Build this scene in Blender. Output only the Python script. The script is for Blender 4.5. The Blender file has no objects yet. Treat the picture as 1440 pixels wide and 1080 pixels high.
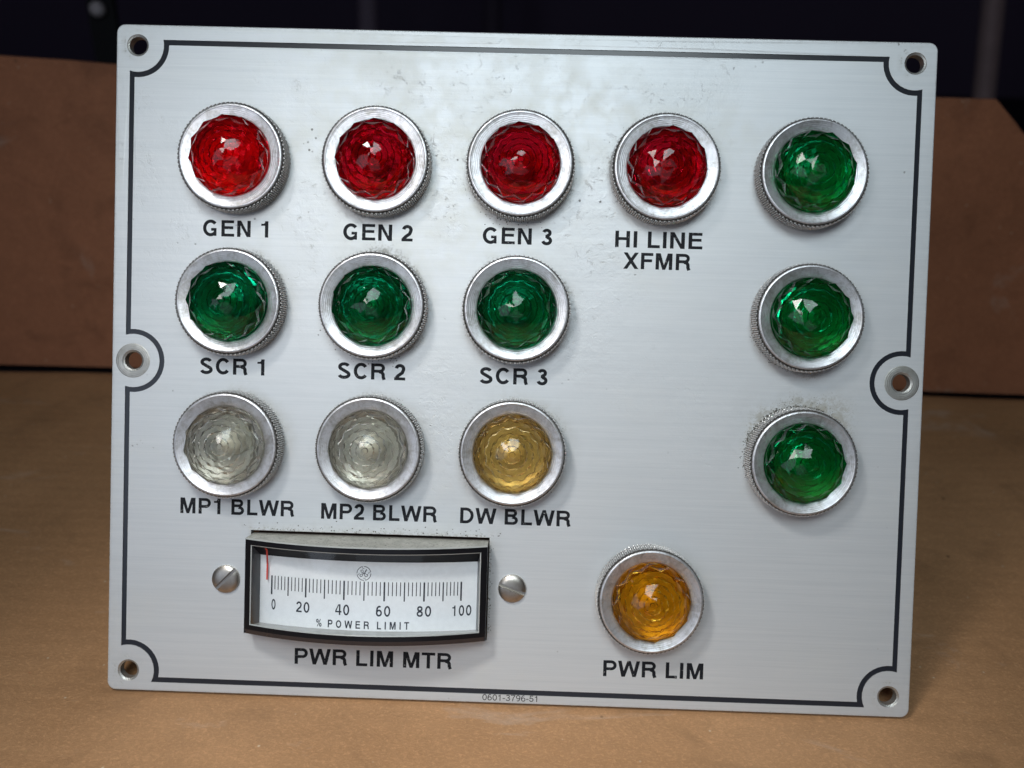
import bpy, bmesh, math, random
from mathutils import Vector, Matrix, noise
from mathutils.geometry import delaunay_2d_cdt, tessellate_polygon
R = random.Random(7)
mm = .001
sc = bpy.context.scene
col = sc.collection
# ---------------------------------------------------------------- frame of the leaning panel (mm coordinates: x right, y up, z out of its face)
LEAN = math.radians(22)
cL, sL = math.cos(LEAN), math.sin(LEAN)
OFF = Vector((0, 95, 2.5))                                   # the empty stands at the bottom edge, back side, on the cardboard
PM = Matrix(((1, 0, 0, 0), (0, sL, -cL, 0), (0, cL, sL, 0), (0, 0, 0, 1)))
def PW(x, y, z):                                             # panel mm -> world metres
    return PM @ ((Vector((x, y, z)) + OFF) * mm)
# ---------------------------------------------------------------- camera
RC = Matrix(((0.99942504, 0.02923498, -0.01717236), (-0.02975424, 0.99908247, -0.03080429), (0.01625604, 0.03129753, 0.99937791)))
CC = Vector((3.296, 4.270, 241.66))
cam = bpy.data.objects.new('camera', bpy.data.cameras.new('camera'))
col.objects.link(cam)
M = PM @ RC.transposed().to_4x4()
M.translation = PW(*CC)
cam.matrix_world = M
cam.data.sensor_width = 36
cam.data.lens = 30
cam.data.clip_start = .01
cam.data.clip_end = 50
cam.data.dof.use_dof = True
cam.data.dof.focus_distance = .236
cam.data.dof.aperture_fstop = 11
sc.camera = cam
CAMP = M.translation.copy()
def ray(u, v):
    d = Vector(((u - 720) / 1200, -(v - 540) / 1200, -1))
    return (M.to_3x3() @ d).normalized()
def hit_floor(u, v, z=0):
    d = ray(u, v); return CAMP + d * ((z - CAMP.z) / d.z)
def hit_y(u, v, y):
    d = ray(u, v); return CAMP + d * ((y - CAMP.y) / d.y)
# ---------------------------------------------------------------- world and lamps (a dark workshop lit by a lamp on the left behind the camera and a dim ceiling light, plus added fill lights)
w = bpy.data.worlds.new('World'); sc.world = w; w.use_nodes = True
bg = w.node_tree.nodes['Background']; bg.inputs[0].default_value = (.30, .27, .36, 1); bg.inputs[1].default_value = .03
def area(name, loc, target, size, power, color):
    l = bpy.data.lights.new(name, 'AREA'); l.shape = 'DISK'; l.size = size; l.energy = power; l.color = color
    o = bpy.data.objects.new(name, l); col.objects.link(o); o.location = loc
    o.rotation_euler = (Vector(target) - Vector(loc)).to_track_quat('-Z', 'Y').to_euler()
    return o
area('bench_lamp', PW(-124, 95, 345), PW(5, -60, 0), .085, .085, (1, .975, .97)).data.spread = math.radians(110)
area('ceiling_lamp', (.02, -.42, .62), (.0, .0, .10), .34, .40, (.83, .95, 1)).data.spread = math.radians(75)
area('side_fill', (-.42, -.62, .30), (.0, .0, .10), .4, .44, (.78, .90, 1.10))  # unseen cool fill added at the left to balance the panel's brightness
area('front_fill', (0, -.9, .14), (.0, .0, .10), .5, .26, (.80, .91, 1.08))  # broad fill added behind the camera to light panel and flap
area('added_floor_beam', (-.15, -.13, .44), (.0, -.055, .0), .07, .105, (1.0, .98, .93)).data.spread = math.radians(52)  # narrow beam added to brighten the cardboard in front of the panel
sc.view_settings.view_transform = 'Standard'
sc.view_settings.look = 'None'
sc.view_settings.exposure = 0
sc.view_settings.gamma = 1
cy = sc.cycles
cy.max_bounces = 16; cy.transmission_bounces = 12; cy.transparent_max_bounces = 24; cy.glossy_bounces = 8
cy.use_denoising = True
cy.sample_clamp_indirect = 6
cy.caustics_refractive = True
cy.caustics_reflective = True

# ---------------------------------------------------------------- material helpers
class Mat:
    def __init__(s, name):
        s.m = bpy.data.materials.new(name); s.m.use_nodes = True
        s.nt = s.m.node_tree; s.p = s.nt.nodes['Principled BSDF']; s.out = s.nt.nodes['Material Output']
    def n(s, t, **kw):
        n = s.nt.nodes.new(t)
        for k, v in kw.items():
            if k[0] == 'i' and k[1:].isdigit(): s.set(n.inputs[int(k[1:])], v)
            elif k.startswith('I_'): s.set(n.inputs[k[2:].replace('_', ' ')], v)
            else: setattr(n, k, v)
        return n
    def set(s, inp, v):
        if hasattr(v, 'is_output') or isinstance(v, bpy.types.NodeSocket): s.nt.links.new(v, inp)
        else: inp.default_value = v
    def P(s, **kw):
        for k, v in kw.items(): s.set(s.p.inputs[k.replace('_', ' ')], v)
        return s
    def coord(s, scale=(1, 1, 1), loc=(0, 0, 0), rot=(0, 0, 0)):
        tc = s.n('ShaderNodeTexCoord'); mp = s.n('ShaderNodeMapping', i0=tc.outputs['Object'], i1=loc, i2=rot, i3=scale)
        return mp.outputs[0]
    def noise(s, vec, scale, detail=4, rough=.6, dist=0):
        return s.n('ShaderNodeTexNoise', I_Vector=vec, I_Scale=scale, I_Detail=detail, I_Roughness=rough, I_Distortion=dist).outputs[0]
    def ramp(s, f, a, b, c0=(0, 0, 0, 1), c1=(1, 1, 1, 1)):
        n = s.n('ShaderNodeValToRGB', i0=f); e = n.color_ramp.elements
        e[0].position = a; e[1].position = b; e[0].color = c0; e[1].color = c1
        return n.outputs[0]
    def math(s, op, a, b=0.0, clamp=False):
        return s.n('ShaderNodeMath', operation=op, use_clamp=clamp, i0=a, i1=b).outputs[0]
    def mix(s, f, a, b):
        n = s.n('ShaderNodeMix', data_type='RGBA'); s.set(n.inputs[0], f); s.set(n.inputs[6], a); s.set(n.inputs[7], b); return n.outputs[2]
    def bump(s, h, strength, dist, normal=None):
        n = s.n('ShaderNodeBump', I_Strength=strength, I_Distance=dist, I_Height=h)
        if normal is not None: s.set(n.inputs['Normal'], normal)
        return n.outputs[0]
def c(r, g, b): return (r, g, b, 1)

# brushed aluminium of the plate, with grime and scratches following painted vertex masks
def plate_material():
    a = Mat('brushed_aluminium')
    at = a.n('ShaderNodeAttribute', attribute_name='dirt')
    sep = a.n('ShaderNodeSeparateColor', i0=at.outputs['Color'])
    grime, wear, smear = sep.outputs[0], sep.outputs[1], sep.outputs[2]
    line = a.noise(a.coord((14, 900, 900)), 1, 5, .7)
    line2 = a.noise(a.coord((60, 5200, 900)), 1, 2, .6)
    cloud = a.noise(a.coord((1, 1, 1)), 28, 4, .6, .3)
    cloud2 = a.noise(a.coord((1, 1, 1)), 170, 3, .6)
    base = a.mix(a.ramp(line, .3, .7), c(.66, .69, .715), c(.735, .76, .78))
    base = a.mix(a.math('MULTIPLY', a.ramp(line2, .35, .75), .22), base, c(.86, .88, .9))
    smr = a.math('MULTIPLY', smear, a.ramp(a.math('ADD', a.math('MULTIPLY', cloud, .5), a.math('MULTIPLY', cloud2, .5)), .42, .58))
    base = a.mix(a.math('MULTIPLY', smr, .7), base, c(.74, .73, .64))
    # speckled grime
    sp = a.noise(a.coord(), 1500, 3, .65)
    sp2 = a.noise(a.coord(), 420, 4, .7, .4)
    thr = a.math('MULTIPLY_ADD', grime, .62); thr.node.inputs[2].default_value = -.33
    g = a.ramp(a.math('ADD', a.math('MULTIPLY', sp, .55), thr), .13, .26)
    n_ = g.node
    mul = a.math('MULTIPLY', g, a.ramp(sp2, .38, .58))
    base = a.mix(a.math('MULTIPLY', mul, .55), base, c(.17, .16, .13))
    soft = a.math('MULTIPLY', grime, a.ramp(sp2, .3, .7))
    base = a.mix(a.math('MULTIPLY', soft, .8), base, c(.40, .38, .32))
    # fine dark pits
    vo = a.n('ShaderNodeTexVoronoi', feature='F1', I_Vector=a.coord(), I_Scale=420)
    pit = a.math('MULTIPLY', a.ramp(vo.outputs['Distance'], .10, .17, c(1, 1, 1), c(0, 0, 0)), a.ramp(a.math('ADD', a.noise(a.coord(), 110, 2), a.math('MULTIPLY', wear, .26)), .68, .76))
    base = a.mix(a.math('MULTIPLY', pit, .8), base, c(.12, .11, .10))
    # scuffs
    scn = a.noise(a.coord((1, 1, 1), (.3, .1, 0), (0, 0, .5)), 330, 5, .75, 1.2)
    scr = a.math('MULTIPLY', a.ramp(scn, .59, .66), a.math('MULTIPLY', wear, 1.3, True))
    lump = a.math('MULTIPLY', a.noise(a.coord(), 480, 4, .7, .6), a.math('MULTIPLY', wear, 2.2, True))
    base = a.mix(a.math('MULTIPLY', scr, .45), base, c(.42, .41, .37))
    # long handling scratches
    ls = a.noise(a.coord((8, 2600, 1), (2, 5, 0), (0, 0, .35)), 1, 2, .5); ls2 = a.noise(a.coord(), 22, 2)
    lsm = a.math('MULTIPLY', a.ramp(ls, .70, .74), a.ramp(ls2, .52, .62))
    base = a.mix(a.math('MULTIPLY', lsm, .5), base, c(.93, .94, .95))
    rough = a.math('ADD', a.math('MULTIPLY', cloud, .12), .45)
    rough = a.math('ADD', a.math('ADD', rough, a.math('MULTIPLY', smr, .14)), a.math('MULTIPLY', mul, .3), True)
    h = a.math('ADD', a.math('MULTIPLY', line2, .4), a.math('MULTIPLY', line, .6))
    nb = a.bump(h, .22, .00006)
    nb = a.bump(lump, .5, .0002, nb)
    nb = a.bump(a.math('SUBTRACT', cloud2, a.math('MULTIPLY', a.math('ADD', scr, pit), 1.5)), .35, .00012, nb)
    met = a.math('SUBTRACT', .45, a.math('MULTIPLY', mul, .6), True)
    a.P(Base_Color=base, Metallic=met, Roughness=rough, Normal=nb, Anisotropic=.35)
    tg = a.n('ShaderNodeTangent', direction_type='RADIAL', axis='Y')
    a.P(Tangent=tg.outputs[0])
    return a.m
def metal(name, color, rough, metallic=.9, nscale=900, nstr=.25, dirt=.0, dcol=c(.16, .14, .11), concentric=False):
    a = Mat(name)
    n1 = a.noise(a.coord(), nscale, 4, .65)
    n2 = a.noise(a.coord(), nscale * .25, 4, .7, .5)
    oi = a.n('ShaderNodeObjectInfo')
    n3 = a.noise(a.n('ShaderNodeVectorMath', operation='ADD', i0=a.coord(), i1=oi.outputs['Random']).outputs[0], nscale * .22, 4, .7, .8)
    base = a.mix(a.ramp(n2, .35, .7), color, tuple(v * .8 for v in color[:3]) + (1,))
    if dirt: base = a.mix(a.math('MULTIPLY', a.ramp(a.math('ADD', a.math('MULTIPLY', n1, .35), a.math('MULTIPLY', n3, .65)), .52 - dirt * .12, .66), min(1, dirt * 1.4)), base, dcol)
    h = n1
    if concentric:
        wv = a.n('ShaderNodeTexWave', wave_type='RINGS', rings_direction='Z', I_Vector=a.coord(), I_Scale=650, I_Distortion=.6, I_Detail=2)
        h = a.math('ADD', n1, a.math('MULTIPLY', wv.outputs[1], .8))
    a.P(Base_Color=base, Metallic=metallic, Roughness=a.math('ADD', a.math('MULTIPLY', n2, .25), rough - .1), Normal=a.bump(h, nstr, .00008))
    return a.m
def plain(name, color, rough=.5, metallic=0., spec=.5):
    a = Mat(name)
    n1 = a.noise(a.coord(), 700, 3)
    a.P(Base_Color=a.mix(n1, color, tuple(v * .85 for v in color[:3]) + (1,)), Roughness=rough, Metallic=metallic)
    a.p.inputs['Specular IOR Level'].default_value = spec
    return a.m
def ink_material():
    a = Mat('black_ink')
    n1 = a.noise(a.coord(), 1500, 3, .7); n2 = a.noise(a.coord(), 260, 3, .6)
    chip = a.math('MULTIPLY', a.ramp(n1, .60, .68), a.ramp(n2, .48, .62))
    a.P(Base_Color=a.mix(chip, c(.011, .012, .016), c(.42, .42, .42)), Roughness=.6, Normal=a.bump(n1, .2, .00005))
    a.p.inputs['Specular IOR Level'].default_value = .2
    return a.m
def jewel(name, color, mixt=.3, rough=.02, dust=.04):
    # solid moulded glass: mostly refraction, part straight-through tint, a thin film of dust
    a = Mat(name)
    nb = a.bump(a.noise(a.coord(), 200, 2, .5), .10, .0002)
    a.P(Base_Color=color, Roughness=rough, IOR=1.48, Transmission_Weight=1.0, Normal=nb)
    tr = a.n('ShaderNodeBsdfTransparent', i0=tuple(v ** .8 for v in color[:3]) + (1,))
    m1 = a.n('ShaderNodeMixShader', i0=mixt, i1=a.p.outputs[0], i2=tr.outputs[0])
    df = a.n('ShaderNodeBsdfDiffuse', i0=tuple(.04 + v * .5 for v in color[:3]) + (1,))
    du = a.math('MULTIPLY', a.ramp(a.noise(a.coord(), 900, 4, .7), .5, .75), dust * 3)
    m2 = a.n('ShaderNodeMixShader', i0=a.math('ADD', du, dust), i1=m1.outputs[0], i2=df.outputs[0])
    a.nt.links.new(m2.outputs[0], a.out.inputs[0])
    return a.m
def cardboard_material(name, base, dark):
    a = Mat(name)
    fib = a.noise(a.coord((750, 1150, 900)), 1, 4, .75, .6)
    fib2 = a.noise(a.coord((1, 1, 1)), 900, 3, .6)
    cl = a.noise(a.coord(), 9, 5, .6, .4); cl2 = a.noise(a.coord((1, 1.1, 1)), 75, 5, .7, .5)
    gr = a.noise(a.coord((1, 1.6, 1.3)), 1300, 3, .7)
    b = a.mix(a.ramp(cl, .3, .7), base, dark)
    b = a.mix(a.math('MULTIPLY', a.ramp(cl2, .35, .7), .5), b, tuple(v * .60 for v in base[:3]) + (1,))
    b = a.mix(a.math('MULTIPLY', a.ramp(gr, .38, .62), .5), b, tuple(v * .62 for v in base[:3]) + (1,))
    b = a.mix(a.math('MULTIPLY', a.ramp(fib, .50, .75), .40), b, tuple(min(1, v * 1.55) for v in base[:3]) + (1,))
    st = a.noise(a.coord((1, 1.1, 1), (.4, .9, 0)), 26, 5, .65, .8)
    b = a.mix(a.math('MULTIPLY', a.ramp(st, .54, .68), .6), b, tuple(v * .48 for v in base[:3]) + (1,))
    pa = a.noise(a.coord((1, 2.2, 1), (7.4, 3.9, 0)), 17, 5, .7, .6)
    b = a.mix(a.math('MULTIPLY', a.ramp(pa, .60, .72), .45), b, c(.50, .40, .33))
    ck = a.noise(a.coord((9, 34, 22), (1, 0, 0), (0, 0, .5)), 1, 4, .6, .8)
    vo = a.n('ShaderNodeTexVoronoi', I_Vector=a.coord(), I_Scale=190)
    fl = a.math('MULTIPLY', a.ramp(vo.outputs['Distance'], .05, .09, c(1, 1, 1), c(0, 0, 0)), a.ramp(a.noise(a.coord(), 75, 2), .54, .58))
    b = a.mix(a.math('MULTIPLY', fl, .7), b, c(.62, .50, .36))
    vo2 = a.n('ShaderNodeTexVoronoi', I_Vector=a.coord((1, 1, 1), (.7, .2, 0)), I_Scale=150)
    fd = a.math('MULTIPLY', a.ramp(vo2.outputs['Distance'], .07, .13, c(1, 1, 1), c(0, 0, 0)), a.ramp(a.noise(a.coord((1, 1, 1), (3, 1, 0)), 60, 2), .62, .66))
    b = a.mix(a.math('MULTIPLY', fd, .75), b, c(.05, .03, .02))
    # flutes of the corrugated core telegraph faintly through the liner
    wv = a.n('ShaderNodeTexWave', bands_direction='Y', I_Vector=a.coord(), I_Scale=48, I_Distortion=.15, I_Detail=1)
    h = a.math('ADD', a.math('MULTIPLY', wv.outputs[1], .35), a.math('ADD', a.math('ADD', fib, a.math('MULTIPLY', ck, 1.5)), a.math('MULTIPLY', cl2, 2.5)))
    a.P(Base_Color=b, Roughness=.62, Normal=a.bump(h, .5, .0004, a.bump(fib2, .5, .0003)))
    a.p.inputs['Specular IOR Level'].default_value = .25
    return a.m

MAT = dict(
    plate=plate_material(),
    edge=metal('cut_aluminium_edge', c(.5, .5, .5), .5, .8, 900, .3, .3),
    groove=plain('gloss_black_fill', c(.022, .025, .034), .28),
    ink=ink_material(),
    knurl=metal('knurled_aluminium', c(.60, .60, .60), .30, .95, 900, .1, .25),
    ring=metal('turned_aluminium', c(.72, .72, .75), .38, .80, 1100, .3, .48, c(.26, .24, .20), True),
    hole=metal('worn_hole_rim', c(.52, .52, .50), .45, .8, 1200, .4, .35, c(.3, .28, .22), True),
    steel=metal('steel_screw', c(.50, .47, .43), .34, .95, 700, .25, .3, c(.22, .18, .14)),
    black=plain('black_plastic', c(.010, .010, .012), .25, 0, .3),
    grey=plain('smoked_plastic', c(.085, .088, .095), .3),
    lip=plain('lavender_sheen_lip', c(.028, .028, .036), .2, 0, .7),  # lavender tint stands for the reflection along the lower rim
    pale_refl=plain('painted_reflection_plastic', c(.42, .43, .42), .25),  # opaque pale grey, reflections and highlights of clear plastic painted in
    white=plain('white_dial', c(.90, .93, .96), .5),
    print=plain('dial_print', c(.02, .025, .04), .5),
    red=plain('red_pointer', c(.75, .07, .05), .45),
    bowl=metal('lamp_socket_metal', c(.16, .155, .14), .35, .5, 600, .3, .2),
    bulb=plain('frosted_bulb', c(.9, .89, .85), .25),
    crust=plain('dry_grime', c(.13, .125, .11), .9),
    back=plain('panel_wiring_block', c(.03, .03, .03), .6),
)
def dusty():
    a = Mat('dusty_plastic_top')
    n = a.noise(a.coord(), 1500, 4, .7); n2 = a.noise(a.coord((1, 3, 1)), 200, 3, .6)
    b = a.mix(a.ramp(n2, .3, .7), c(.30, .30, .27), c(.50, .49, .45))
    b = a.mix(a.ramp(n, .55, .68), b, c(.08, .08, .07))
    a.P(Base_Color=b, Roughness=.6, Normal=a.bump(n, .4, .0002))
    return a.m
def knurl_mat():
    a = Mat('knurled_aluminium')
    tc = a.n('ShaderNodeTexCoord'); sx = a.n('ShaderNodeSeparateXYZ', i0=tc.outputs['Object'])
    rr = a.math('SQRT', a.math('ADD', a.math('MULTIPLY', sx.outputs[0], sx.outputs[0]), a.math('MULTIPLY', sx.outputs[1], sx.outputs[1])))
    n1 = a.noise(a.coord(), 600, 3, .6)
    t = a.math('ADD', a.math('MULTIPLY', a.math('SUBTRACT', rr, .01462), 2600), a.math('MULTIPLY', a.math('SUBTRACT', n1, .5), .5), True)
    b = a.mix(t, c(.05, .045, .04), c(.82, .82, .82))
    a.P(Base_Color=b, Metallic=a.math('MULTIPLY', t, .85), Roughness=a.math('SUBTRACT', .7, a.math('MULTIPLY', t, .35)))
    return a.m
MAT['knurl'] = knurl_mat()
MAT['dusty'] = dusty()
def thin_clear():
    a = Mat('clear_cover')
    fr = a.n('ShaderNodeFresnel', I_IOR=1.49)
    tr = a.n('ShaderNodeBsdfTransparent', i0=c(.99, .995, 1)); gl = a.n('ShaderNodeBsdfGlossy', I_Roughness=.05)
    mx = a.n('ShaderNodeMixShader', i0=fr.outputs[0], i1=tr.outputs[0], i2=gl.outputs[0])
    a.nt.links.new(mx.outputs[0], a.out.inputs[0]); return a.m
MAT['clear'] = thin_clear()
LENS = dict(
    red=jewel('red_glass', c(.90, .018, .045), .22, .015, .006),
    crimson=jewel('crimson_glass', c(.66, .008, .035), .15, .015, .006),
    green=jewel('green_glass', c(.004, .46, .17), .17, .015, .006),
    deepgreen=jewel('deep_green_glass', c(.003, .36, .17), .17, .015, .006),
    clear=jewel('clear_glass', c(.90, .885, .80), .10, .015, .010),
    yellow=jewel('yellow_glass', c(.92, .73, .36), .10, .015, .008),
    amber=jewel('amber_glass', c(.97, .60, .06), .10, .015, .008),
)

# ---------------------------------------------------------------- object helpers
def new_obj(name, me, mats, parent=None, loc=None, label=None, kind=None, smooth=None):
    o = bpy.data.objects.new(name, me); col.objects.link(o)
    if me is not None and mats is not None:
        for m in (mats if isinstance(mats, (list, tuple)) else [mats]): me.materials.append(m)
    if parent is not None: o.parent = parent
    if loc is not None: o.location = loc
    if label: o['label'] = label
    if kind: o['kind'] = kind
    if smooth: 
        for p in me.polygons: p.use_smooth = True
        if smooth is not True: me.set_sharp_from_angle(angle=math.radians(smooth))
    return o
def mesh(verts, faces, scale=mm):
    me = bpy.data.meshes.new('mesh'); me.from_pydata([tuple(Vector(v) * scale) for v in verts], [], faces); me.update(); return me
class MB:
    def __init__(s): s.v = []; s.f = []; s.mi = []
    def add(s, vs, fs, mi=0):
        b = len(s.v); s.v += [tuple(v) for v in vs]; s.f += [tuple(b + i for i in f) for f in fs]; s.mi += [mi] * len(fs)
    def box(s, x0, x1, y0, y1, z0, z1, mi=0):
        s.add([(x, y, z) for z in (z0, z1) for y in (y0, y1) for x in (x0, x1)],
              [(0, 2, 3, 1), (4, 5, 7, 6), (0, 1, 5, 4), (2, 6, 7, 3), (0, 4, 6, 2), (1, 3, 7, 5)], mi)
    def lathe(s, prof, n=64, mi=0, close=False):
        vs = [(r * math.cos(2 * math.pi * k / n), r * math.sin(2 * math.pi * k / n), z) for r, z in prof for k in range(n)]
        fs = [(i * n + k, i * n + (k + 1) % n, (i + 1) * n + (k + 1) % n, (i + 1) * n + k) for i in range(len(prof) - 1) for k in range(n)]
        s.add(vs, fs, mi)
    def me(s, scale=mm):
        me = mesh(s.v, s.f, scale)
        me.polygons.foreach_set('material_index', s.mi); me.update(); return me

# ---------------------------------------------------------------- cardboard box the panel stands in
box = bpy.data.objects.new('cardboard_box', None); col.objects.link(box)
box['label'] = 'flattened brown cardboard box lying under the metal panel, one flap standing up behind it'; box['category'] = 'cardboard box'
CREASE = hit_floor(720, 538).y
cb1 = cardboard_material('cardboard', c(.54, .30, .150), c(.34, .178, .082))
cb2 = cardboard_material('cardboard_flap_shaded', c(.42, .175, .092), c(.34, .140, .073))  # same cardboard, made darker and redder for the shaded light behind
def floor_z(x, y):
    d = min(1, max(0, (max(abs(x) - .12, 0) + max(-y - .03, 0) * .7 + max(y - .06, 0)) / .12))
    return (noise.noise(Vector((x * 6, y * 6, 1))) * .0022 + noise.noise(Vector((x * 19, y * 19, 5))) * .0007) * d
def crease_y(x): return CREASE + .004 * noise.noise(Vector((x * 4, 0, 3)))
NX, NY = 150, 90
m = MB(); vs = []; 
for j in range(NY + 1):
    for i in range(NX + 1):
        x = -.65 + 1.3 * i / NX; t = j / NY
        y0 = -.32; y = y0 + (crease_y(x) - y0) * t
        z = floor_z(x, y)
        if t > .99: z -= .0022
        vs.append((x, y, z))
m.add(vs, [(j * (NX + 1) + i, j * (NX + 1) + i + 1, (j + 1) * (NX + 1) + i + 1, (j + 1) * (NX + 1) + i) for j in range(NY) for i in range(NX)])
# underside and rims
e = [i for i in range(NX + 1)]; 
low = [(x, y, z - .004) for x, y, z in vs]; m.add(low, [(j * (NX + 1) + i, (j + 1) * (NX + 1) + i, (j + 1) * (NX + 1) + i + 1, j * (NX + 1) + i + 1) for j in range(NY) for i in range(NX)])
def rim(idx):
    m.add([vs[i] for i in idx] + [low[i] for i in idx], [(k, k + 1, len(idx) + k + 1, len(idx) + k) for k in range(len(idx) - 1)])
rim(list(range(NX + 1))); rim([j * (NX + 1) for j in range(NY + 1)]); rim([j * (NX + 1) + NX for j in range(NY + 1)]); rim([NY * (NX + 1) + i for i in range(NX + 1)])
new_obj('base_sheet', m.me(1), cb1, box, smooth=40)
# standing flap: outline found on its plane
top_px = [(-160, 66), (0, 80), (90, 86), (165, 93), (400, 104), (800, 122), (1320, 140), (1416, 143), (1443, 176), (1560, 330)]
tops = [hit_y(u, v, CREASE + .004) for u, v in top_px]
bx = [p.x for p in tops]; bz = [p.z for p in tops]
def top_z(x):
    for a in range(len(bx) - 1):
        if bx[a] <= x <= bx[a + 1]: return bz[a] + (bz[a + 1] - bz[a]) * (x - bx[a]) / (bx[a + 1] - bx[a])
    return bz[0] if x < bx[0] else bz[-1]
xs = sorted(set([bx[0] + (bx[-1] - bx[0]) * i / 120 for i in range(121)] + bx)); NV = 36
m = MB()
def flap_pt(x, t, back):
    z = .0006 + (top_z(x) - .0006) * t
    y = crease_y(x) + .003 + .010 * math.sin(t * 1.4) * (1 if x > 0 else .6) + .003 * noise.noise(Vector((x * 5, z * 6, 9))) * t
    return (x, y + (.004 if back else 0), z)
n = len(xs)
fr = [flap_pt(x, j / NV, 0) for j in range(NV + 1) for x in xs]; bk = [flap_pt(x, j / NV, 1) for j in range(NV + 1) for x in xs]
m.add(fr, [(j * n + i, j * n + i + 1, (j + 1) * n + i + 1, (j + 1) * n + i) for j in range(NV) for i in range(n - 1)])
m.add(bk, [(j * n + i, (j + 1) * n + i, (j + 1) * n + i + 1, j * n + i + 1) for j in range(NV) for i in range(n - 1)])
for idx in ([NV * n + i for i in range(n)], [i for i in range(n)], [j * n for j in range(NV + 1)], [j * n + n - 1 for j in range(NV + 1)]):
    m.add([fr[i] for i in idx] + [bk[i] for i in idx], [(k, k + 1, len(idx) + k + 1, len(idx) + k) for k in range(len(idx) - 1)])
new_obj('back_flap', m.me(1), cb2, box, smooth=40)

# ---------------------------------------------------------------- dark workshop behind
dk = plain('dark_bench_top', c(.03, .028, .035), .6)
m = MB(); m.box(-1.6, 1.6, -.8, 2.2, -.04, -.0065); o = new_obj('bench_top', m.me(1), dk); o['kind'] = 'structure'
dw = plain('dark_wall', c(.32, .27, .42), .8)
m = MB(); m.box(-3, 3, 2.2, 2.25, -1, 2.2); o = new_obj('wall', m.me(1), dw); o['kind'] = 'structure'
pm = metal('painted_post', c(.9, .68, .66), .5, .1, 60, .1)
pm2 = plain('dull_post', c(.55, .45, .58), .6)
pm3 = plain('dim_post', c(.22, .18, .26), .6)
def post(u0, v0, u1, v1, y, width, mat, label):
    p0, p1 = hit_y(u0, v0, y), hit_y(u1, v1, y)              # a higher and a lower point of its axis
    t = (p0.x - p1.x) / (p0.z - p1.z); rr = width / 2; mb = MB()
    mb.lathe([(rr * .2, 0), (rr * 1.25, 0), (rr * 1.25, .012), (rr, .014), (rr, .75), (rr * .2, .75)], 24)
    o = new_obj('post', mb.me(1), mat, smooth=40); o.location = (p1.x - t * (p1.z + .0064), y, -.0064); o.rotation_euler = (0, math.atan(t), 0)
    o['label'] = label; o['category'] = 'post'; o['group'] = 'posts in the dark behind the box'
    return o
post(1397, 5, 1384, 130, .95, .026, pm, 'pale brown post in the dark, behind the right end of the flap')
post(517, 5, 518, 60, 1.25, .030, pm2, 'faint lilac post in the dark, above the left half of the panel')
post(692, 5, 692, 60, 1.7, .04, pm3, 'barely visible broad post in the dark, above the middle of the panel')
# small knob in the dark, top left, its glint put in as near-white colour
kb = MB(); kb.lathe([(.0001, -.0065), (.0045, -.0055), (.0065, -.001), (.0065, .002), (.0048, .0045), (.0001, .0055)], 24)
kn = new_obj('mounting_bolt', None, None); 
kn.location = hit_y(137, 13, .62); kn['label'] = 'small metal bolt end, its glint painted near-white, on a dark bracket, top left beyond the flap'; kn['category'] = 'bolt'
b1 = new_obj('bolt_end', kb.me(1), plain('bolt_glint_white', c(.95, .88, .9), .3), kn, smooth=40); b1.rotation_euler = (math.radians(70), 0, 0)
mb = MB(); mb.box(-.012, .012, .006, .012, -kn.location.z - .0065, .014); new_obj('bracket_arm', mb.me(1), plain('black_bracket', c(.008, .008, .01), .6), kn)

# ---------------------------------------------------------------- THE PANEL
panel = bpy.data.objects.new('indicator_panel', None); col.objects.link(panel)
panel.matrix_world = PM
panel['label'] = 'brushed aluminium indicator panel with twelve jewelled pilot lights and a power meter, leaning on cardboard'
panel['category'] = 'control panel'
def pl(x=0, y=0, z=0): return (Vector((x, y, z)) + OFF) * mm

HOLES = [(-108.9, 89.1), (108.9, 89.1), (108.9, -89.1), (-108.9, -89.1), (-108.9, .2), (108.9, .2)]
LAMPS = [(-80, 57.5, 'red', 'GEN 1'), (-40, 57.5, 'red', 'GEN 2'), (0, 57.5, 'red', 'GEN 3'), (40, 57.5, 'red', 'HI LINE XFMR'), (80.3, 57.2, 'green', ''),
         (-80, 17.5, 'green', 'SCR 1'), (-40, 17.5, 'green', 'SCR 2'), (0, 17.5, 'green', 'SCR 3'), (80.8, 17.5, 'green', ''),
         (-80, -22.5, 'clear', 'MP1 BLWR'), (-40, -22.5, 'clear', 'MP2 BLWR'), (0, -22.5, 'yellow', 'DW BLWR'), (80.6, -22.5, 'green', ''), (39.8, -62.5, 'amber', 'PWR LIM')]
CUT = (-74.1, -5.7, -76.9, -47.3)
HX, HY = 115, 95
def rrect(x, y, r, n=6):
    pts = []
    for cx, cy, a0 in ((x - r, y - r, 0), (-x + r, y - r, 90), (-x + r, -y + r, 180), (x - r, -y + r, 270)):
        for k in range(n + 1):
            a = math.radians(a0 + 90 * k / n); pts.append((cx + r * math.cos(a), cy + r * math.sin(a)))
    return pts
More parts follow.
